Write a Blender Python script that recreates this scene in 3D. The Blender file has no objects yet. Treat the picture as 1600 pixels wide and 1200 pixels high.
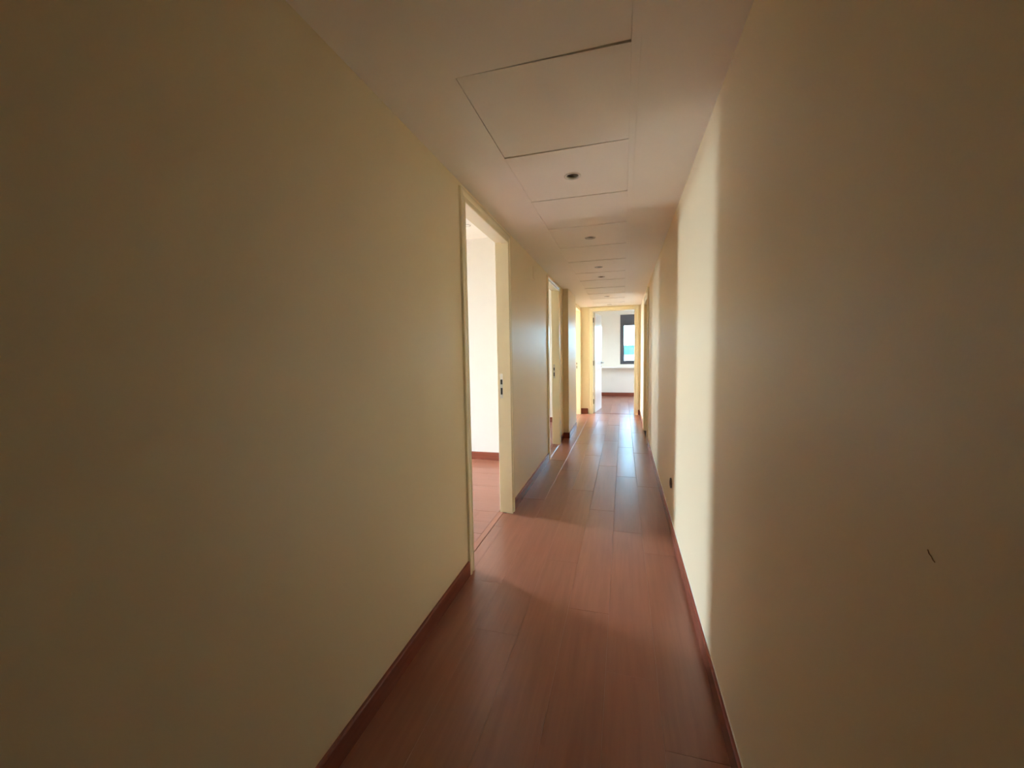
import bpy, bmesh, math, random
from mathutils import Vector, Matrix

random.seed(7)
sc = bpy.context.scene
COL = sc.collection

# ------------------------------------------------------------------ camera, sky, sun, exposure
EYE = 1.2508
YAW, PITCH, ROLL = 0.27298, -0.07507, -0.01727
cy, sy, cp, sp = math.cos(YAW), math.sin(YAW), math.cos(PITCH), math.sin(PITCH)
fwd = Vector((-sy * cp, cy * cp, sp))
rt = Vector((cy, sy, 0))
up = rt.cross(fwd)
c_, s_ = math.cos(ROLL), math.sin(ROLL)
rt2, up2 = c_ * rt + s_ * up, -s_ * rt + c_ * up
cam_d = bpy.data.cameras.new('camera')
cam_d.sensor_width = 36
cam_d.lens = 36 * 621.4 / 1600
cam_d.clip_start = 0.02
cam = bpy.data.objects.new('camera', cam_d)
COL.objects.link(cam)
M = Matrix((rt2, up2, -fwd)).transposed().to_4x4()
M.translation = Vector((0, 0, EYE))
cam.matrix_world = M
sc.camera = cam

SKY_STRENGTH = 122.0
SUN_ENERGY = 120.0
EXPOSURE = -0.04
world = bpy.data.worlds.new('sky')
sc.world = world
world.use_nodes = True
nt = world.node_tree
nt.nodes.clear()
wo = nt.nodes.new('ShaderNodeOutputWorld')
bg = nt.nodes.new('ShaderNodeBackground')
tc = nt.nodes.new('ShaderNodeTexCoord')
sep = nt.nodes.new('ShaderNodeSeparateXYZ')
cr = nt.nodes.new('ShaderNodeValToRGB')
cr.color_ramp.elements[0].position = 0.0
cr.color_ramp.elements[0].color = (0.70, 0.86, 1.0, 1)
cr.color_ramp.elements[1].position = 0.8
cr.color_ramp.elements[1].color = (0.40, 0.62, 1.0, 1)
nt.links.new(tc.outputs['Generated'], sep.inputs[0])
nt.links.new(sep.outputs['Z'], cr.inputs[0])
nt.links.new(cr.outputs[0], bg.inputs['Color'])
bg.inputs['Strength'].default_value = SKY_STRENGTH
nt.links.new(bg.outputs[0], wo.inputs[0])

sun_d = bpy.data.lights.new('sun', 'SUN')
sun_d.energy = SUN_ENERGY
sun_d.color = (1.0, 0.93, 0.82)
sun_d.angle = 0.01
sun = bpy.data.objects.new('sun', sun_d)
COL.objects.link(sun)
sun.rotation_euler = Vector((0.02, -1.0, 0.9)).to_track_quat('Z', 'Y').to_euler()

def portal(name, loc, rot, sx, sz):
    l = bpy.data.lights.new(name, 'AREA')
    l.shape = 'RECTANGLE'
    l.size, l.size_y = sx, sz
    l.cycles.is_portal = True
    o = bpy.data.objects.new(name, l)
    o.location, o.rotation_euler = loc, rot
    COL.objects.link(o)

# windows of the side rooms face -X, the window of the end room faces +Y
W1 = (3.34, 3.98)
W2 = (6.15, 6.98)
W3 = (7.50, 10.20)
for (y0, y1), z0, z1 in ((W1, .10, 2.35), (W2, 1.2, 2.1), (W3, 1.05, 2.1)):
    portal('window_portal', (-5.02, (y0 + y1) / 2, (z0 + z1) / 2), (0, -math.pi / 2, 0), z1 - z0, y1 - y0)
portal('window_portal', (0.61, 11.93, 1.51), (-math.pi / 2, 0, 0), 1.2, 1.0)
WR = (10.20, 10.80)              # added window opening in the unseen right wall, brightens the end room
portal('window_portal', (3.32, (WR[0] + WR[1]) / 2, 1.6), (0, math.pi / 2, 0), 1.0, WR[1] - WR[0])

sc.view_settings.view_transform = 'Standard'
sc.view_settings.look = 'None'
sc.view_settings.gamma = 1.0
sc.view_settings.use_curve_mapping = False
sc.view_settings.exposure = EXPOSURE
cyc = sc.cycles
cyc.max_bounces = 20
cyc.diffuse_bounces = 14
cyc.glossy_bounces = 6
cyc.transparent_max_bounces = 8
cyc.caustics_reflective = True
cyc.sample_clamp_indirect = 12
cyc.use_denoising = True
cyc.use_adaptive_sampling = False

# ------------------------------------------------------------------ materials
def base_mat(name):
    m = bpy.data.materials.new(name)
    m.use_nodes = True
    return m, m.node_tree, m.node_tree.nodes['Principled BSDF']

def paint(name, col, rough=0.6, var=0.05, bump=0.02, scale=3.0, bscale=60.0):
    m, t, p = base_mat(name)
    tcn = t.nodes.new('ShaderNodeTexCoord')
    n = t.nodes.new('ShaderNodeTexNoise')
    n.inputs['Scale'].default_value = scale
    n.inputs['Detail'].default_value = 4
    r = t.nodes.new('ShaderNodeValToRGB')
    r.color_ramp.elements[0].position = 0.3
    r.color_ramp.elements[1].position = 0.7
    r.color_ramp.elements[0].color = (*[c * (1 - var) for c in col], 1)
    r.color_ramp.elements[1].color = (*[min(1, c * (1 + var * .6)) for c in col], 1)
    t.links.new(tcn.outputs['Object'], n.inputs['Vector'])
    t.links.new(n.outputs['Fac'], r.inputs[0])
    t.links.new(r.outputs[0], p.inputs['Base Color'])
    p.inputs['Roughness'].default_value = rough
    if bump:
        n2 = t.nodes.new('ShaderNodeTexNoise')
        n2.inputs['Scale'].default_value = bscale
        n2.inputs['Detail'].default_value = 3
        b = t.nodes.new('ShaderNodeBump')
        b.inputs['Strength'].default_value = bump * 10
        b.inputs['Distance'].default_value = 0.001
        t.links.new(tcn.outputs['Object'], n2.inputs['Vector'])
        t.links.new(n2.outputs['Fac'], b.inputs['Height'])
        t.links.new(b.outputs[0], p.inputs['Normal'])
    return m

def plain(name, col, rough=0.4, metal=0.0):
    m, t, p = base_mat(name)
    p.inputs['Base Color'].default_value = (*col, 1)
    p.inputs['Roughness'].default_value = rough
    p.inputs['Metallic'].default_value = metal
    return m

def wood(name, c0, c1, rough=0.28, along='Y', bump=0.15, spec=0.32):
    m, t, p = base_mat(name)
    tcn = t.nodes.new('ShaderNodeTexCoord')
    oi = t.nodes.new('ShaderNodeObjectInfo')
    mul = t.nodes.new('ShaderNodeMath'); mul.operation = 'MULTIPLY'
    mul.inputs[1].default_value = 37.0
    cmb = t.nodes.new('ShaderNodeCombineXYZ')
    add = t.nodes.new('ShaderNodeVectorMath'); add.operation = 'ADD'
    mp = t.nodes.new('ShaderNodeMapping')
    mp.inputs['Scale'].default_value = {'Y': (26, 1.5, 26), 'X': (1.5, 26, 26)}[along]
    n = t.nodes.new('ShaderNodeTexNoise')
    n.inputs['Scale'].default_value = 1.6
    n.inputs['Detail'].default_value = 6
    n.inputs['Roughness'].default_value = 0.6
    r = t.nodes.new('ShaderNodeValToRGB')
    r.color_ramp.elements[0].position = 0.30
    r.color_ramp.elements[1].position = 0.70
    r.color_ramp.elements[0].color = (*c0, 1)
    r.color_ramp.elements[1].color = (*c1, 1)
    t.links.new(oi.outputs['Random'], mul.inputs[0])
    for k in range(3):
        t.links.new(mul.outputs[0], cmb.inputs[k])
    t.links.new(tcn.outputs['Object'], add.inputs[0])
    t.links.new(cmb.outputs[0], add.inputs[1])
    t.links.new(add.outputs[0], mp.inputs['Vector'])
    t.links.new(mp.outputs[0], n.inputs['Vector'])
    t.links.new(n.outputs['Fac'], r.inputs[0])
    # every plank a little lighter or darker
    hsv = t.nodes.new('ShaderNodeHueSaturation')
    mr = t.nodes.new('ShaderNodeMapRange')
    mr.inputs['To Min'].default_value = 0.97
    mr.inputs['To Max'].default_value = 1.03
    t.links.new(oi.outputs['Random'], mr.inputs['Value'])
    t.links.new(mr.outputs[0], hsv.inputs['Value'])
    t.links.new(r.outputs[0], hsv.inputs['Color'])
    t.links.new(hsv.outputs[0], p.inputs['Base Color'])
    # worn, smudged gloss
    n3 = t.nodes.new('ShaderNodeTexNoise')
    n3.inputs['Scale'].default_value = 1.6
    n3.inputs['Detail'].default_value = 3
    mr2 = t.nodes.new('ShaderNodeMapRange')
    mr2.inputs['From Min'].default_value = 0.3
    mr2.inputs['From Max'].default_value = 0.7
    mr2.inputs['To Min'].default_value = rough * 0.92
    mr2.inputs['To Max'].default_value = rough * 1.1
    t.links.new(add.outputs[0], n3.inputs['Vector'])
    t.links.new(n3.outputs['Fac'], mr2.inputs['Value'])
    t.links.new(mr2.outputs[0], p.inputs['Roughness'])
    p.inputs['Specular IOR Level'].default_value = spec
    b = t.nodes.new('ShaderNodeBump')
    b.inputs['Strength'].default_value = bump
    b.inputs['Distance'].default_value = 0.0004
    t.links.new(n.outputs['Fac'], b.inputs['Height'])
    t.links.new(b.outputs[0], p.inputs['Normal'])
    return m

WALL_C = (0.78, 0.665, 0.44)
M_WALL = paint('wall_paint', WALL_C, 0.42, 0.012, 0.035, 1.2, 90)
M_RWALL = paint('room_wall_paint', (0.86, 0.835, 0.755), 0.6, 0.02, 0.02)
M_RWALL1 = paint('room_wall_paint_dimmed', (0.77, 0.755, 0.70), 0.6, 0.02, 0.02)  # room paint darkened to cut the light it bounces into the corridor
M_EWALL = paint('end_room_paint_warmed', (0.85, 0.81, 0.71), 0.6, 0.02, 0.02)  # room paint made creamier, warm bounced light put into the colour
M_CEIL = paint('ceiling_paint', (0.89, 0.84, 0.76), 0.5, 0.02, 0.015)
M_GLOSS = paint('cream_gloss', (0.86, 0.77, 0.53), 0.24, 0.02, 0.008, 6, 40)
M_WHITE = paint('white_gloss', (0.85, 0.85, 0.82), 0.14, 0.01, 0.004, 4, 30)
M_SILL = paint('white_board', (0.86, 0.85, 0.80), 0.4, 0.01, 0.0)
FL0, FL1 = (0.245, 0.088, 0.050), (0.305, 0.113, 0.066)
M_PLANK_Y = wood('laminate_lengthwise', FL0, FL1, 0.30, 'Y', spec=0.65)
M_PLANK_X = wood('laminate_crosswise', FL0, FL1, 0.30, 'X', spec=0.65)
M_SKIRT_Y = wood('skirting_wood', (0.17, 0.045, 0.026), (0.24, 0.068, 0.040), 0.25, 'Y')
M_SKIRT_X = wood('skirting_wood_cross', (0.17, 0.045, 0.026), (0.24, 0.068, 0.040), 0.25, 'X')
M_DARK = plain('dark_backing', (0.05, 0.035, 0.025), 0.9)
M_SLAB = plain('screed', (0.10, 0.06, 0.045), 0.9)
M_STEEL = plain('satin_steel', (0.55, 0.52, 0.46), 0.3, 1.0)
M_BRASSY = plain('dull_hinge_metal', (0.16, 0.12, 0.07), 0.4, 0.8)
M_HOLE = plain('hole', (0.012, 0.009, 0.006), 0.9)
M_CHROME = plain('chrome', (0.42, 0.40, 0.38), 0.2, 1.0)
M_RING = plain('lamp_ring', (0.82, 0.78, 0.72), 0.18, 0.15)
M_REFL = plain('lamp_reflector', (0.26, 0.22, 0.19), 0.25, 0.8)
M_BULB = plain('bulb_glass', (0.60, 0.53, 0.47), 0.08)
M_SOCK = plain('brown_socket', (0.07, 0.04, 0.02), 0.4)
M_ALU = plain('dark_grey_aluminium', (0.085, 0.08, 0.085), 0.42)
M_GROUND = paint('sunlit_ground', (0.50, 0.44, 0.36), 0.9, 0.1, 0.0, 0.3)
M_TEAL = paint('teal_cladding', (0.03, 0.14, 0.17), 0.5, 0.05, 0.0)
M_TEAL2 = plain('teal_glass', (0.02, 0.085, 0.11), 0.1)
M_PARA = paint('white_render', (0.80, 0.80, 0.78), 0.8, 0.03, 0.0)
M_PANEL = wood('added_hall_panelling', (0.05, 0.025, 0.014), (0.09, 0.045, 0.026), 0.5, 'Y')  # for the added hall, keeps light from bouncing back near the camera
M_SCAR = plain('scuff_brown', (0.42, 0.28, 0.14), 0.8)

def glass_mat():
    m = bpy.data.materials.new('window_glass')
    m.use_nodes = True
    t = m.node_tree
    t.nodes.clear()
    o = t.nodes.new('ShaderNodeOutputMaterial')
    mx = t.nodes.new('ShaderNodeMixShader')
    tr = t.nodes.new('ShaderNodeBsdfTransparent')
    tr.inputs[0].default_value = (0.34, 0.43, 0.46, 1)
    g = t.nodes.new('ShaderNodeBsdfGlossy')
    g.inputs['Roughness'].default_value = 0.01
    f = t.nodes.new('ShaderNodeFresnel')
    f.inputs['IOR'].default_value = 1.45
    t.links.new(f.outputs[0], mx.inputs[0])
    t.links.new(tr.outputs[0], mx.inputs[1])
    t.links.new(g.outputs[0], mx.inputs[2])
    t.links.new(mx.outputs[0], o.inputs[0])
    return m
M_GLASS = glass_mat()

# ------------------------------------------------------------------ helpers
def bx(bm, x0, x1, y0, y1, z0, z1):
    vs = [bm.verts.new((x, y, z)) for x in (x0, x1) for y in (y0, y1) for z in (z0, z1)]
    for f in ((0, 1, 3, 2), (4, 6, 7, 5), (0, 4, 5, 1), (2, 3, 7, 6), (0, 2, 6, 4), (1, 5, 7, 3)):
        bm.faces.new([vs[i] for i in f])

def to_mesh(name, bm, mat):
    bmesh.ops.recalc_face_normals(bm, faces=bm.faces)
    me = bpy.data.meshes.new(name)
    bm.to_mesh(me)
    bm.free()
    for m in (mat if isinstance(mat, (list, tuple)) else (mat,)):
        me.materials.append(m)
    return me

def link(name, me, parent=None, loc=(0, 0, 0), rot=(0, 0, 0)):
    o = bpy.data.objects.new(name, me)
    o.location, o.rotation_euler = loc, rot
    if parent is not None:
        o.parent = parent
    COL.objects.link(o)
    return o

def obj(name, bm, mat, parent=None, loc=(0, 0, 0), rot=(0, 0, 0), smooth=False):
    me = to_mesh(name, bm, mat)
    if smooth:
        for p in me.polygons:
            p.use_smooth = True
    return link(name, me, parent, loc, rot)

def boxes(name, lst, mat, parent=None, bevel=0.0, loc=(0, 0, 0)):
    bm = bmesh.new()
    for b in lst:
        bx(bm, *b)
    if bevel:
        bmesh.ops.bevel(bm, geom=list(bm.edges), offset=bevel, segments=2, affect='EDGES', profile=0.6)
    return obj(name, bm, mat, parent, loc)

def empty(name, loc=(0, 0, 0), rz=0):
    o = bpy.data.objects.new(name, None)
    o.location = loc
    o.rotation_euler = (0, 0, rz)
    o.empty_display_size = 0.1
    COL.objects.link(o)
    return o

def tag(o, label=None, cat=None, group=None, kind=None):
    if label: o['label'] = label
    if cat: o['category'] = cat
    if group: o['group'] = group
    if kind: o['kind'] = kind
    return o

def struct(o, label, cat):
    return tag(o, label, cat, kind='structure')

def lathe(bm, prof, n=28, axis='Z', close=False):
    rings = []
    for r, h in prof:
        ring = []
        if r < 1e-6:
            ring = [bm.verts.new((0, 0, h))]
        else:
            for k in range(n):
                a = 2 * math.pi * k / n
                ring.append(bm.verts.new((r * math.cos(a), r * math.sin(a), h)))
        rings.append(ring)
    for a, b in zip(rings, rings[1:]):
        for k in range(n):
            k2 = (k + 1) % n
            if len(a) == 1 and len(b) == 1: continue
            if len(a) == 1: bm.faces.new((a[0], b[k], b[k2]))
            elif len(b) == 1: bm.faces.new((a[k], a[k2], b[0]))
            else: bm.faces.new((a[k], a[k2], b[k2], b[k]))

def tube(bm, pts, r, n=10):
    rings = []
    for i, p in enumerate(pts):
        p = Vector(p)
        d = (Vector(pts[min(i + 1, len(pts) - 1)]) - Vector(pts[max(i - 1, 0)])).normalized()
        ref = Vector((0, 0, 1)) if abs(d.z) < .9 else Vector((1, 0, 0))
        u = d.cross(ref).normalized(); v = d.cross(u)
        rings.append([bm.verts.new(p + r * (math.cos(2 * math.pi * k / n) * u + math.sin(2 * math.pi * k / n) * v)) for k in range(n)])
    for a, b in zip(rings, rings[1:]):
        for k in range(n):
            bm.faces.new((a[k], a[(k + 1) % n], b[(k + 1) % n], b[k]))
    bm.faces.new(rings[0]); bm.faces.new(rings[-1])

# ------------------------------------------------------------------ main dimensions (metres)
XL, XR = -0.843, 0.329          # corridor wall faces
XLB, XRB = -0.926, 0.430        # backs of those walls
YB, YE = -5.0, 8.257            # behind the camera, end wall
HC, HR = 2.171, 2.58            # corridor ceiling, room ceilings
D1 = (2.090, 2.925)             # openings in the left wall
D2 = (4.610, 5.370)
D3 = (7.360, 8.130)
DR = (5.750, 6.600)             # opening in the right wall
DE = (-0.592, 0.212)            # opening in the end wall (x)
ZD = 2.08
PY = (5.795, 6.720)             # pier
XP = -0.763
YF = 11.740                     # end room, window wall

# ------------------------------------------------------------------ walls
def yz_wall(x0, x1, y0, y1, ops, ztop):
    out, y = [], y0
    for a, b, z0, z1 in ops:
        out.append((x0, x1, y, a, -0.02, ztop))
        if z0 > 0: out.append((x0, x1, a, b, -0.02, z0))
        out.append((x0, x1, a, b, z1, ztop))
        y = b
    out.append((x0, x1, y, y1, -0.02, ztop))
    return out

def xz_wall(y0, y1, x0, x1, ops, ztop):
    return [(a, b, y0, y1, z0, z1) for (a, b, c, d, z0, z1) in
            [(w[2], w[3], 0, 0, w[4], w[5]) for w in yz_wall(0, 0, x0, x1, ops, ztop)]]

J = 0.03     # jamb lining thickness
wl = boxes('wall_left', yz_wall(XLB, XL, 0.27, YE + 0.1, [(D1[0] - J, D1[1] + J, 0, ZD + J), (D2[0] - J, D2[1] + J, 0, ZD + J), (D3[0] - J, D3[1] + J, 0, ZD + J)], HR), M_WALL)
struct(wl, 'long cream painted left wall of the corridor with three door openings', 'wall')
pier = boxes('wall_pier', [(XL - 0.01, XP, PY[0], PY[1], -0.01, HC + 0.05)], M_WALL, bevel=0.003)
struct(pier, 'shallow cream wall pier standing out between the second and third doors on the left', 'wall')
YH = 0.27      # the corridor opens here into an added dark hall that swallows bounce light
wr = boxes('wall_right', yz_wall(XR, XRB, YH, YE + 0.1, [(DR[0] - J, DR[1] + J, 0, 2.0 + J)], HR), M_WALL)
struct(wr, 'long cream painted right wall of the corridor striped by light from the doors', 'wall')
we = boxes('wall_end', xz_wall(YE, YE + 0.1, XLB, XRB, [(DE[0] - J, DE[1] + J, 0, ZD + J)], HR), M_WALL)
struct(we, 'narrow cream end wall of the corridor around the far doorway', 'wall')
wb = boxes('wall_added_hall', [(XLB, 3.2, YB - 0.1, YB, -0.02, HR), (XLB, XL, YB, 0.27, -0.02, HR), (3.1, 3.2, YB, 0.37, -0.02, HR), (XRB, 3.1, 0.27, 0.37, -0.02, HR)], M_PANEL)
struct(wb, 'dark wood panelled walls of an unseen hall added behind the viewer to absorb light', 'wall')
hf = boxes('floor_added_hall', [(XRB + .1, 3.2, YB, 0.27, -.03, -.002)], M_SLAB)
struct(hf, 'dark floor of the unseen hall added behind the viewer', 'floor')
hc = boxes('ceiling_added_hall', [(XR, 3.2, YB, 0.27, HC, HC + .02), (XRB, 3.3, YB - .1, .37, HR, HR + .2)], M_PANEL)
struct(hc, 'dark ceiling of the unseen hall added behind the viewer', 'ceiling')

# side rooms and end room
def side_room(n, y0, y1, win, word):
    wz0, wz1 = {1: (.10, 2.35), 2: (1.2, 2.1), 3: (1.05, 2.1)}[n]
    boxes_ = yz_wall(-5.2, -5.0, y0 - .1, y1 + .1, [(win[0], win[1], wz0, wz1)], HR)
    w = boxes('wall_window_side', boxes_, M_RWALL1 if n == 1 else M_RWALL)
    struct(w, 'outer window wall of the %s bright side room' % word, 'wall')

side_room(1, 0.9, 4.41, W1, 'nearest')
side_room(2, 4.51, 7.12, W2, 'second')
side_room(3, 7.22, 10.4, W3, 'third')
def cross_wall(name, y0, y1, label):
    struct(boxes(name, [(-5.0, XLB, y0, y1, -0.02, HR)], M_RWALL1 if y0 < 5 else M_RWALL), label, 'wall')
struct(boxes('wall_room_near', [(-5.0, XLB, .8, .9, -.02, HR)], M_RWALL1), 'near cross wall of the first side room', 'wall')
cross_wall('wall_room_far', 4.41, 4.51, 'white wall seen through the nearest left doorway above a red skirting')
cross_wall('wall_room_far', 7.12, 7.22, 'white wall seen through the second left doorway')
struct(boxes('wall_room_far', [(-5.0, -1.05, 10.4, 10.5, -0.02, HR)], M_RWALL), 'far wall of the third side room', 'wall')
struct(boxes('wall_room_side', [(-1.05, XLB, YE + 0.1, YF, -0.02, HR)], M_RWALL), 'partition between third side room and the end room', 'wall')
EX = 3.2
struct(boxes('wall_far', xz_wall(YF, YF + 0.22, -1.05, EX + .1, [(-0.08, 1.30, 0.91, 2.30)], HR), M_EWALL), 'white window wall of the end room with the dark framed window', 'wall')
struct(boxes('wall_room_right', yz_wall(EX, EX + .1, YE, YF, [(WR[0], WR[1], 1.1, 2.1)], HR), M_EWALL), 'unseen right wall of the end room with an added opening for light', 'wall')
struct(boxes('wall_room_near', [(XRB, EX, YE, YE + .1, -0.02, HR)], M_RWALL), 'near wall of the end room beside the doorway', 'wall')

# ------------------------------------------------------------------ floors of laminate planks
PW, PL, PT = 0.193, 1.28, 0.008
def plank_mesh(w, l, worn):
    GAP, ch = (.0014, .0022) if worn else (.0003, .0007)
    bm = bmesh.new()
    w2, l2 = w / 2 - GAP / 2, l / 2 - GAP
    ring = lambda a, b, z: [bm.verts.new((x * a, y * b, z)) for x, y in ((-1, -1), (1, -1), (1, 1), (-1, 1))]
    r0, r1, r2 = ring(w2, l2, -PT), ring(w2, l2, -ch * .8), ring(w2 - ch, l2 - ch * 1.6, 0)
    for a, b in ((r0, r1), (r1, r2)):
        for k in range(4):
            bm.faces.new((a[k], a[(k + 1) % 4], b[(k + 1) % 4], b[k]))
    bm.faces.new(r2); bm.faces.new(r0[::-1])
    return bm
_pm = {}
def planks(parent, x0, x1, y0, y1, along, off, tilt, x_ref=-0.062):
    """rows of planks; along='Y' runs them down the corridor"""
    a0, a1, b0, b1 = (x0, x1, y0, y1) if along == 'Y' else (y0, y1, x0, x1)
    ref = x_ref if along == 'Y' else 0.03
    k = math.floor((a0 - ref) / PW)
    while ref + k * PW < a1 - 1e-4:
        ra, rb = max(a0, ref + k * PW), min(a1, ref + (k + 1) * PW)
        if rb - ra > 0.006:
            s = off(k)
            n = math.floor((b0 - s) / PL)
            while s + n * PL < b1 - 1e-4:
                pa, pb = max(b0, s + n * PL), min(b1, s + (n + 1) * PL)
                if pb - pa > 0.02:
                    w, l = round(rb - ra, 4), round(pb - pa, 4)
                    worn = along == 'Y' and pa > 2.9
                    key = (w, l, along, worn)
                    if key not in _pm:
                        _pm[key] = to_mesh('plank', plank_mesh(w, l, worn), M_PLANK_Y if along == 'Y' else M_PLANK_X)
                        if along == 'X':
                            _pm[key].transform(Matrix.Rotation(math.pi / 2, 4, 'Z'))
                    cx, cyy = (ra + rb) / 2, (pa + pb) / 2
                    loc = (cx, cyy, 0) if along == 'Y' else (cyy, cx, 0)
                    link('plank', _pm[key], parent, (loc[0], loc[1], random.uniform(-.0003, .0002)), (random.gauss(0, tilt * .25), random.gauss(0, tilt), 0))
                n += 1
        k += 1

slab = lambda name, x0, x1, y0, y1: boxes(name, [(x0, x1, y0, y1, -0.03, -PT - 0.001)], M_SLAB)
fl = slab('floor', XLB, XRB + .1, YB, YE + 0.045)
struct(fl, 'glossy red brown laminate plank floor running down the corridor', 'floor')
OFF = {0: 4.075, 1: 3.80, -1: 4.43, -2: 4.86, -3: 4.18, -4: 4.55, 2: 3.2}
planks(fl, XL + 0.001, XR - .001, YB + .001, YE + 0.034, 'Y', lambda k: OFF.get(k, k * .37), 0.0016)
for d in (D1, D2, D3):       # the floor goes on through the doorways up to the threshold
    planks(fl, XL - 0.063, XL + 0.001, d[0] + .002, d[1] - .002, 'Y', lambda k: -5, 0.0, XL - .063)
fr1 = slab('floor_side_room', -5.0, XLB, 0.9, 4.41)
struct(fr1, 'pinkish laminate floor of the room through the nearest left doorway', 'floor')
planks(fr1, -4.999, XLB - .024, 0.901, 4.409, 'X', lambda k: (k * 0.47) % PL, 0.001)
fr2 = slab('floor_side_room', -5.0, XLB, 4.51, 7.12)
struct(fr2, 'laminate floor of the room through the second left doorway', 'floor')
planks(fr2, -4.999, XLB - .024, 4.511, 7.119, 'X', lambda k: (k * 0.47) % PL, 0.001)
fr3 = boxes('floor_side_room', [(-5.0, XLB, 7.22, 10.4, -0.03, -0.001)], M_PLANK_X)
struct(fr3, 'laminate floor of the third side room', 'floor')
fre = slab('floor_end_room', XLB, EX, YE + 0.046, YF)
struct(fre, 'light washed laminate floor of the end room beyond the far doorway', 'floor')
planks(fre, XLB + .001, 1.5, YE + 0.101, YF - .001, 'Y', lambda k: (k * 0.53) % PL, 0.0012)
planks(fre, DE[0] + .001, DE[1] - .001, YE + 0.049, YE + 0.100, 'Y', lambda k: -5, 0.0)
rest = boxes('floor_board', [(1.5, EX, YE + .1, YF, -PT, 0)], M_PLANK_Y, fre); rest['kind'] = 'stuff'

# ------------------------------------------------------------------ ceilings
GX0, GX1 = -0.541, 0.021
cl = boxes('ceiling', [(XL, GX0 - .0015, YB, YE, HC, HC + .02), (GX1 + .0015, XR, YB, YE, HC, HC + .02)], M_CEIL)
struct(cl, 'low pinkish cream corridor ceiling with a row of removable square panels', 'ceiling')
boxes('ceiling_bead', [(GX1 - .0006, GX1 + .026, YB, YE, HC - .0030, HC + .001)], M_CEIL, cl, bevel=0.0008)
G = [-5.0, -4.4, -3.83, -3.26, -2.69, -2.12, -1.55, -0.98, -0.41, 0.16, 0.73, 1.301, 1.869, 2.440, 3.000, 3.571, 4.135, 4.745, 5.240, 5.872, 6.430, 7.050, 7.640, 8.257]
LX = -0.257
def spot_in(a, b):
    for y in (2.155, 3.314, 4.460, 5.028, 6.800, 7.942):
        if a < y < b: return y
    return None
SAG = {11: ((0, 0), (.0045, .0)), 12: ((.0045, .001), (0, 0)), 13: ((0, .001), (.0015, .002)), 14: ((.0005, .001), (.001, .003)), 15: ((0.001, .003), (0, .002))}
def panel(a, b, i):
    """one ceiling panel with corner sags (near-left/right, far-left/right) and, where a lamp sits, a round hole"""
    (nl, fl_), (nr, fr) = SAG.get(i, ((random.uniform(0, .002), random.uniform(0, .002)), (random.uniform(0, .0025), random.uniform(0, .002))))
    if i >= 13:
        nl, nr, fl_, fr = random.uniform(.0028, .0045), random.uniform(.0030, .005), random.uniform(0, .0006), random.uniform(0, .0006)
    x0, x1, y0, y1 = GX0 + (.0015 if i > 10 else -.0012), GX1 - .0010, a + .0022, b - .0022
    def z(x, y):
        u, v = (x - x0) / (x1 - x0), (y - y0) / (y1 - y0)
        return HC - ((1 - u) * (1 - v) * nl + (1 - u) * v * fl_ + u * (1 - v) * nr + u * v * fr)
    bm = bmesh.new()
    ys = spot_in(a, b)
    T = 0.012
    if ys is None:
        lo = [bm.verts.new((x, y, z(x, y))) for x, y in ((x0, y0), (x1, y0), (x1, y1), (x0, y1))]
        hi = [bm.verts.new((v.co.x, v.co.y, v.co.z + T)) for v in lo]
        bm.faces.new(lo[::-1]); bm.faces.new(hi)
        for k in range(4):
            bm.faces.new((lo[k], lo[(k + 1) % 4], hi[(k + 1) % 4], hi[k]))
    else:
        n, R = 32, 0.034
        per = []
        for k in range(n):
            t = k / n * 4
            s, f = int(t), t - int(t)
            c = [(x1, y0), (x1, y1), (x0, y1), (x0, y0)]
            p, q = c[s], c[(s + 1) % 4]
            per.append((p[0] + (q[0] - p[0]) * f, p[1] + (q[1] - p[1]) * f))
        circ = []
        for k in range(n):
            ang = -math.pi / 4 + 2 * math.pi * k / n
            circ.append((LX + R * math.cos(ang), ys + R * math.sin(ang)))
        def ring(pts, dz): return [bm.verts.new((x, y, z(x, y) + dz)) for x, y in pts]
        o0, i0, o1, i1 = ring(per, 0), ring(circ, 0), ring(per, T), ring(circ, T)
        for A, B in ((o0, i0), (i0, i1), (i1, o1), (o1, o0)):
            for k in range(n):
                bm.faces.new((A[k], A[(k + 1) % n], B[(k + 1) % n], B[k]))
    obj('ceiling_panel', bm, M_CEIL, cl)
    return (z(LX, ys) if ys else None), ys
zs = []
for i, (a, b) in enumerate(zip(G, G[1:])):
    r = panel(a, b, i)
    if r[1]: zs.append(r)
def slab_c(name, x0, x1, y0, y1, label):
    struct(boxes(name, [(x0, x1, y0, y1, HR, HR + .25)], M_RWALL), label, 'ceiling')
slab_c('ceiling_side_rooms', -5.25, XLB, -2.2, 10.55, 'higher white ceiling of the side rooms')
slab_c('ceiling_slab', XLB, XRB + .02, YB - .15, YE, 'structural ceiling above the corridor panels')
slab_c('ceiling_end_room', XLB, EX + .15, YE, YF + .26, 'high white ceiling of the end room')

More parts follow.
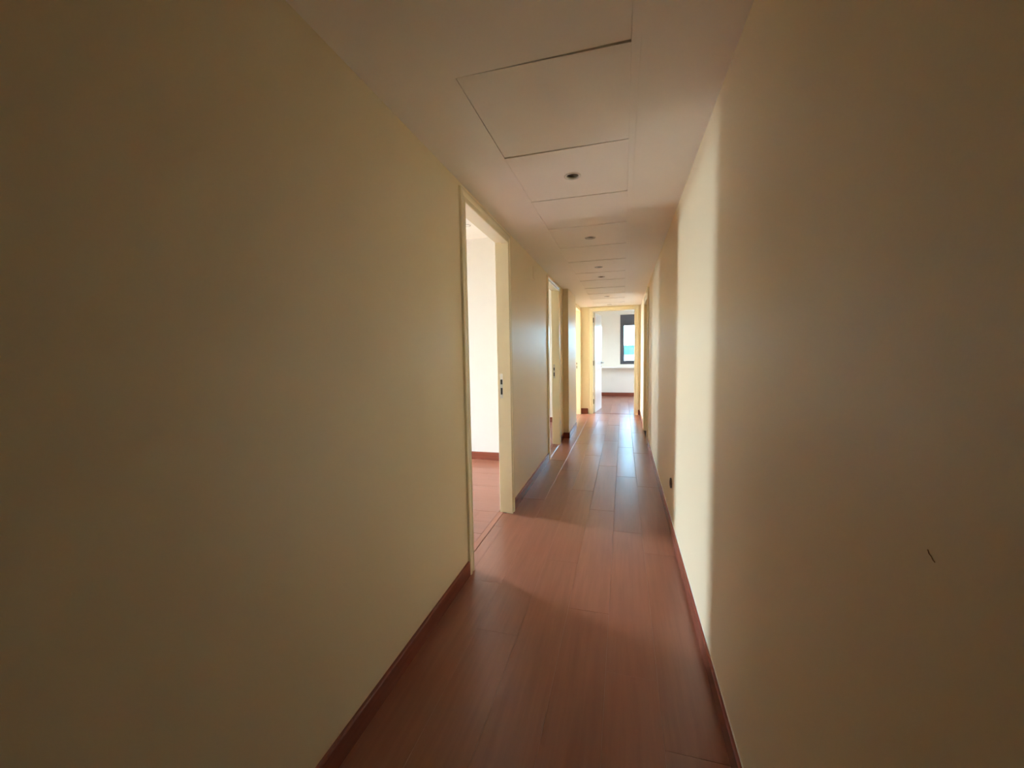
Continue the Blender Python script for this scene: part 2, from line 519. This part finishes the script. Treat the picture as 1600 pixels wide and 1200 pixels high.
# ------------------------------------------------------------------ downlights
def downlight(x, y, z, label, tilt=0.25, rz=0.4, group=None):
    t = empty('downlight', (x, y, z), rz)
    tag(t, label, 'ceiling light', group)
    bm = bmesh.new()
    lathe(bm, [(0.0430, 0.0005), (0.0430, -0.0015), (0.0400, -0.0040), (0.0345, -0.0042), (0.0315, -0.0020), (0.0305, 0.0100), (0.0325, 0.0100), (0.0335, 0.0006), (0.0430, 0.0005)], 36)
    obj('trim_ring', bm, M_RING, t, smooth=True)
    bm = bmesh.new()
    lathe(bm, [(0.0320, 0.0105), (0.0320, 0.060), (0.0, 0.060), (0.0, 0.058), (0.0300, 0.058), (0.0300, 0.0105)], 28)
    obj('housing', bm, M_HOLE, t, smooth=False)
    bm = bmesh.new()
    lathe(bm, [(0.0285, 0.001), (0.0270, -0.0010), (0.0250, 0.001), (0.0140, 0.022), (0.0140, 0.030), (0.0170, 0.030), (0.0285, 0.006), (0.0285, 0.001)], 28)
    lamp = obj('lamp', bm, M_REFL, t, (0, 0, 0.002), (tilt, 0, 0), smooth=True)
    bm = bmesh.new()
    lathe(bm, [(0.0, 0.004), (0.006, 0.006), (0.0085, 0.012), (0.0085, 0.026), (0.0, 0.027)], 16)
    obj('bulb', bm, M_BULB, lamp, smooth=True)
    return t
names = ['nearest ceiling spotlight, alone in its panel close to the first left doorway',
         'second ceiling spotlight from the viewer, set between two plain panels',
         'third ceiling spotlight from the viewer, first of the close pair',
         'fourth ceiling spotlight from the viewer, farther one of the close pair',
         'fifth ceiling spotlight, level with the wall pier near the corridor end',
         'last ceiling spotlight just in front of the far doorway']
for (z, y), nm, tl in zip(zs, names, (.42, .2, .15, -.2, .1, .1)):
    downlight(LX, y, z - .0002, nm, tl, 0.5, 'spotlights along the corridor ceiling')
downlight(-1.556, 3.93, HR - .0005, 'ceiling spotlight in the room behind the nearest left doorway', .2)

# ------------------------------------------------------------------ skirting boards
SK, SH = 0.012, 0.083
def skirt(name, p0, p1, side, label, h=SH, ends=True):
    """p0,p1 on the wall face; side = unit vector pointing into the room"""
    (xa, ya), (xb, yb) = p0, p1
    nx, ny = side
    bm = bmesh.new()
    prof = [(0, 0), (SK, 0), (SK, h - .008), (SK * .75, h - .002), (SK * .3, h), (0, h)]
    A = [bm.verts.new((xa + nx * u, ya + ny * u, z)) for u, z in prof]
    B = [bm.verts.new((xb + nx * u, yb + ny * u, z)) for u, z in prof]
    for k in range(len(prof)):
        bm.faces.new((A[k], A[(k + 1) % len(prof)], B[(k + 1) % len(prof)], B[k]))
    bm.faces.new(A); bm.faces.new(B[::-1])
    return struct(obj(name, bm, M_SKIRT_Y if abs(nx) > .5 else M_SKIRT_X), label, 'skirting board')
CW = 0.066     # casing width
skirt('baseboard_left', (XL, .27), (XL, D1[0] - CW), (1, 0), 'long dark red brown skirting board on the left wall before the first doorway')
skirt('baseboard_left', (XL, D1[1] + CW), (XL, D2[0] - CW), (1, 0), 'red brown skirting board on the left wall between first and second doorways')
skirt('baseboard_left', (XL, D2[1] + CW), (XL, PY[0]), (1, 0), 'short skirting piece between second doorway and the wall pier')
skirt('baseboard_pier', (XL, PY[0]), (XP + SK, PY[0]), (0, -1), 'dark end piece of skirting across the near face of the wall pier')
skirt('baseboard_pier', (XP, PY[0] - SK), (XP, PY[1]), (1, 0), 'skirting board along the side of the wall pier reflecting light')
skirt('baseboard_left', (XL, PY[1]), (XL, D3[0] - CW), (1, 0), 'skirting piece on the left wall between pier and third doorway')
skirt('baseboard_right', (XR, .27), (XR, 4.72), (-1, 0), 'long red brown skirting board along the right wall')
skirt('baseboard_right', (XR - .001, 4.722), (XR - .001, DR[0] - CW), (-1, 0), 'skirting board on the right wall just before the recessed door', 0.078)
skirt('baseboard_right', (XR, DR[1] + CW), (XR, YE), (-1, 0), 'skirting board on the right wall beyond the recessed door')
skirt('baseboard_end', (XL, YE), (DE[0] - 0.1, YE), (0, -1), 'short skirting piece on the end wall beside the hinges', 0.108)
skirt('baseboard_end', (DE[1] + 0.075, YE), (XR - SK, YE), (0, -1), 'tiny dark skirting piece in the corner beside the far doorway', 0.10)
skirt('baseboard_room_far', (-4.99, 4.41), (XLB, 4.41), (0, -1), 'red skirting board seen through the nearest left doorway', 0.092)
skirt('baseboard_room_far', (-4.99, 7.12), (XLB, 7.12), (0, -1), 'skirting board glimpsed through the second left doorway', 0.090)
skirt('baseboard_far', (XLB, YF), (EX, YF), (0, -1), 'red brown skirting board under the window ledge of the end room', 0.100)
# hairline of filler along the top of the right skirting
caulk = boxes('trim_1', [(XR - .0035, XR, 0.2, 4.715, SH, SH + .003)], M_SILL)
struct(caulk, 'thin pale filler line on top of the long right skirting board', 'trim')

# ------------------------------------------------------------------ door frames
def sweep_frame(name, prof, y0, y1, zt, parent, mat, axes):
    """prof: (outward u, depth w) points; goes up one side, across, down the other. axes maps (along, depth, z)"""
    bm = bmesh.new()
    rows = []
    for (a, s, z) in ((y0, -1, 0), (y0, -1, 1), (y1, 1, 1), (y1, 1, 0)):
        rows.append([bm.verts.new(axes(a + s * u, w, (zt + u) if z else 0.0)) for u, w in prof])
    n = len(prof)
    for A, B in zip(rows, rows[1:]):
        for k in range(n):
            bm.faces.new((A[k], A[(k + 1) % n], B[(k + 1) % n], B[k]))
    bm.faces.new(rows[0]); bm.faces.new(rows[-1][::-1])
    return obj(name, bm, mat, parent)
# casing profile: (outward from opening, stand-off from the wall)
CAS = [(0, 0), (0, .010), (.004, .013), (.014, .013), (.017, .010), (.030, .010), (.034, .013), (.046, .016), (.058, .016), (.064, .012), (.066, 0)]
def door_frame(kind, o0, o1, zt, face, depth, label, cas=CAS, stop_first=0.038, mat=M_GLOSS, hinge_side=None):
    """face: function (along, out, z) -> world, out positive towards the corridor"""
    d = empty(kind, (0, 0, 0))
    struct(d, label, 'door frame')
    sweep_frame('casing', [(u, w) for u, w in cas], o0, o1, zt, d, mat, face)
    # lining with its rebate: full stop near the corridor, rebate towards the room
    lin = [(0, .0), (0, -stop_first), (.012, -stop_first - .001), (.012, -depth), (J, -depth), (J, 0)]
    sweep_frame('jamb', lin, o0, o1, zt, d, mat, face)
    # architrave on the room side
    sweep_frame('casing', [(u + .012, -depth - w) for u, w in cas[::-1]], o0, o1, zt, d, mat, face)
    return d
DEP = XL - XLB
left_face = lambda a, w, z: (XL + w, a, z)
right_face = lambda a, w, z: (XR - w, a, z)
end_face = lambda a, w, z: (a, YE - w, z)
d1 = door_frame('door_1', D1[0], D1[1], ZD, left_face, DEP, 'nearest left doorway with cream moulded frame opening on a bright empty room')
d2 = door_frame('door_2', D2[0], D2[1], ZD, left_face, DEP, 'second left doorway with cream frame, just before the wall pier')
d3 = door_frame('door_3', D3[0], D3[1], ZD, left_face, DEP, 'third left doorway, mostly hidden behind the wall pier at corridor end')
d4 = door_frame('door_4', DE[0], DE[1], ZD - .004, end_face, .1, 'far doorway at the end of the corridor with cream frame', cas=[(u * 1.25, w) for u, w in CAS])
d5 = door_frame('door_5', DR[0], DR[1], 1.985, right_face, .1, 'recessed doorway in the right wall near the corridor end', cas=[(u * 1.9, w * 1.2) for u, w in CAS])

def strike(parent, y, x=-.906):
    bm = bmesh.new(); bx(bm, -.011, .011, -.0012, .0012, -.095, .095)
    s = obj('strike_plate', bm, M_STEEL, parent, (x, y, 1.005))
    s['label'] = 'dull steel strike plate with two dark slots'
    for z, h in ((.032, .019), (-.040, .026)):
        bm = bmesh.new(); bx(bm, -.0075, .0075, -.0006, .0006, -h, h)
        obj('slot', bm, M_HOLE, s, (0, -.0014, z))
for d, (a, b) in ((d1, D1), (d2, D2), (d3, D3)):
    strike(d, b + .0105)

# thresholds
def threshold(a, b, label):
    o = boxes('threshold', [(XLB - .006, XL - .0655, a + .012, b - .012 + .024, -.008, .003)], M_SKIRT_Y, bevel=0.0012)
    return o
M_THR = wood('threshold_wood', (0.33, .16, .105), (0.42, .21, .145), .6, 'Y', spec=.1)
for (a, b), w in ((D1, 'nearest'), (D2, 'second'), (D3, 'third')):
    o = boxes('trim_2', [(XLB - .022, XL - .0675, a - .010, b + .010, -.008, .0008)], M_THR)
    struct(o, 'narrow wooden threshold strip across the %s left doorway' % w, 'threshold')

# door leaves ------------------------------------------------------
def lever(parent, loc, rz, s=1):
    """handle set on the +Y side of the leaf's face"""
    h = empty('handle', loc, rz); h.parent = parent
    bm = bmesh.new()
    lathe(bm, [(0, 0), (.025, 0), (.025, .006), (.020, .009), (0, .009)], 24)
    bmesh.ops.rotate(bm, verts=bm.verts, cent=(0, 0, 0), matrix=Matrix.Rotation(-math.pi / 2, 3, 'X'))
    tube(bm, [(0, .008, 0), (0, .045, 0), (s * .012, .055, 0), (s * .06, .056, 0), (s * .115, .052, 0)], .0085)
    o = obj('lever', bm, M_CHROME, parent, loc, (0, 0, rz), smooth=True)
    bpy.data.objects.remove(h)
    bm = bmesh.new()
    lathe(bm, [(0, 0), (.024, 0), (.024, .006), (.019, .009), (.009, .009), (.009, .004), (0, .004)], 24)
    bmesh.ops.rotate(bm, verts=bm.verts, cent=(0, 0, 0), matrix=Matrix.Rotation(-math.pi / 2, 3, 'X'))
    obj('key_rosette', bm, M_CHROME, parent, (loc[0], loc[1], loc[2] - .075), (0, 0, rz), smooth=True)

def leaf_mesh(w, h, t):
    """flush leaf with a shallow pressed rectangle groove on both faces; hinge edge at x=0, faces at y=+-t/2"""
    bm = bmesh.new()
    bx(bm, 0, w, -t / 2, t / 2, 0.006, h)
    bmesh.ops.bevel(bm, geom=list(bm.edges), offset=.0015, segments=1, affect='EDGES')
    return bm

def door_leaf(parent, hinge, ang, w, h, mat, label, hand=1):
    """ang: direction of the leaf from the hinge in the XY plane"""
    lf = obj('door_leaf', leaf_mesh(w, h, .036), mat, parent, hinge, (0, 0, ang))
    lf['label'] = label
    lever(lf, (w - .055, .018, 1.025), 0, -1)
    lever(lf, (w - .055, -.018, 1.025), math.pi, 1)
    return lf

# far door: hinged on its left, standing open into the end room
lf4 = door_leaf(d4, (DE[0] + .018, YE + .112, 0), math.radians(83.2), .770, 2.062, M_WHITE, 'glossy white door leaf standing open')
for z in (.243, 1.035, 1.91):
    bm = bmesh.new()
    tube(bm, [(0, 0, -.05), (0, 0, .05)], .009, 12)
    bx(bm, -.008, -.004, -.012, .03, -.045, .045)
    hg = obj('hinge', bm, M_BRASSY, d4, (DE[0] + .008, YE + .064, z))
# right recessed door, closed at the back of its frame
struct(boxes('wall_backing', [(XRB, XRB + .06, DR[0] - .1, DR[1] + .1, -.02, 2.1)], M_DARK), 'dark backing added behind the recessed door to stop sky light', 'wall')  # added backing, blocks sky light leaking past the recessed door
lf5 = obj('door_leaf', leaf_mesh(DR[1] - DR[0] + .018, 1.98, .036), M_GLOSS, d5, (XR + .072, DR[0] - .009, 0), (0, 0, math.pi / 2))
lever(lf5, (.06, .018, 1.025), 0, 1)
# leaves of the side rooms, folded right back inside the rooms
for d, (a, b), w in ((d1, D1, 'first'), (d2, D2, 'second'), (d3, D3, 'third')):
    door_leaf(d, (XLB - .03, a - .012, 0), math.radians(180 + (62 if w == 'first' else 0)), b - a + .018, 2.06, M_GLOSS, 'cream door leaf swung back into the room')

# ------------------------------------------------------------------ end room window and ledge
win = empty('window_1', (0.61, YF, 0.91))
struct(win, 'dark grey framed window with shutter box above the white ledge in the end room', 'window')
wx0, wx1, wz0, wz1, zb = -0.08, 1.30, 0.91, 2.30, 2.01
def wb_(name, lst, mat, bev=0.003):
    o = boxes(name, [(a - .61, b - .61, c - YF, d - YF, e - .91, f - .91) for a, b, c, d, e, f in lst], mat, win, bev)
    return o
wb_('frame', [(wx0, wx0 + .062, YF - .006, YF + .07, wz0, zb), (wx1 - .062, wx1, YF - .006, YF + .07, wz0, zb), (wx0 + .062, wx1 - .062, YF - .006, YF + .07, wz0, wz0 + .055)], M_ALU)
wb_('shutter_box', [(wx0, wx1, YF - .012, YF + .15, zb, wz1)], M_ALU)
for xa, xb in ((wx0 + .062, .612), (.612, wx1 - .062)):
    s = .042
    wb_('sash', [(xa, xa + s, YF + .004, YF + .055, wz0 + .055, zb), (xb - s, xb, YF + .004, YF + .055, wz0 + .055, zb),
                 (xa + s, xb - s, YF + .004, YF + .055, wz0 + .055, wz0 + .1), (xa + s, xb - s, YF + .004, YF + .055, zb - .012, zb)], M_ALU, .002)
    wb_('pane', [(xa + s - .004, xb - s + .004, YF + .026, YF + .030, wz0 + .096, zb - .008)], M_GLASS, 0)
ledge = boxes('window_ledge', [(XLB + .001, EX, YF - .20, YF + .001, .806, .828)], M_SILL, bevel=0.004)
struct(ledge, 'long white ledge running under the window of the end room', 'window ledge')

# side room windows (lit openings, outside the picture)
for i, (a, b) in enumerate((W1, W2, W3)):
    q0, q1 = ((.10, 2.35), (1.2, 2.1), (1.05, 2.1))[i]
    boxes('window_%d' % (i + 2), [(-5.12, -5.06, a, a + .03, q0, q1), (-5.12, -5.06, b - .03, b, q0, q1), (-5.12, -5.06, a + .03, b - .03, q0, q0 + .03), (-5.12, -5.06, a + .03, b - .03, q1 - .03, q1)], M_ALU)
    struct(bpy.data.objects['window_%d' % (i + 2)], 'dark window frame in the %s side room, unseen from the corridor' % ('first', 'second', 'third')[i], 'window')

# ------------------------------------------------------------------ small wall things
# round brown socket low on the right wall
sk = empty('wall_socket', (XR, 2.925, .330))
tag(sk, 'small round dark brown socket low on the right wall above the skirting', 'wall socket')
bm = bmesh.new()
lathe(bm, [(0, 0), (.036, 0), (.036, .006), (.033, .009), (.022, .009), (.020, .003), (0, .003)], 28)
obj('cover_ring', bm, M_SOCK, sk, rot=(0, -math.pi / 2, 0), smooth=False)
for dz in (-.0095, .0095):
    bm = bmesh.new(); lathe(bm, [(.0024, .0031), (.0024, .0036), (0, .0036)], 10)
    obj('contact_hole', bm, M_HOLE, sk, (0, 0, dz), (0, -math.pi / 2, 0))
# painted-over junction cover high on the left wall
jc = boxes('junction_cover', [(0, .0045, -.045, .045, -.058, .058)], M_WALL, bevel=.002, loc=(XL, 3.87, 2.035))
tag(jc, 'small painted junction cover high on the left wall near the ceiling', 'cover plate')
# scuff on the near right wall
bm = bmesh.new()
tube(bm, [(0, .0055, .005), (0, .003, .001), (0, 0, 0), (0, -.003, -.003), (0, -.006, -.004)], .0006, 6)
sf = obj('scuff', bm, M_SCAR, wr, (XR - .0002, .532, 1.02))
sf['label'] = 'small brown scuff scratched in the paint'

# ------------------------------------------------------------------ outside
struct(boxes('ground', [(-300, 300, -300, 500, -3.6, -3.5)], M_GROUND), 'pale sunlit ground outside the windows', 'ground')
struct(boxes('wall_balcony', [(-3, 6, 13.4, 13.52, -3.5, 1.165)], M_PARA), 'white balcony parapet outside the end room window', 'parapet')
bld = empty('building', (3, 92, -3.5))
tag(bld, 'long low teal building beyond the parapet, seen through the far window', 'building')
boxes('wall', [(-40, 60, 0, 12, 0, 6.2)], M_TEAL, bld)
boxes('roof', [(-40.5, 60.5, -.5, 12.5, 6.2, 6.75)], M_PARA, bld)
for k in range(9):
    boxes('window', [(-6 + k * 3.2, -6 + k * 3.2 + 2.4, -.12, .05, 3.2, 5.6)], M_TEAL2, bld)
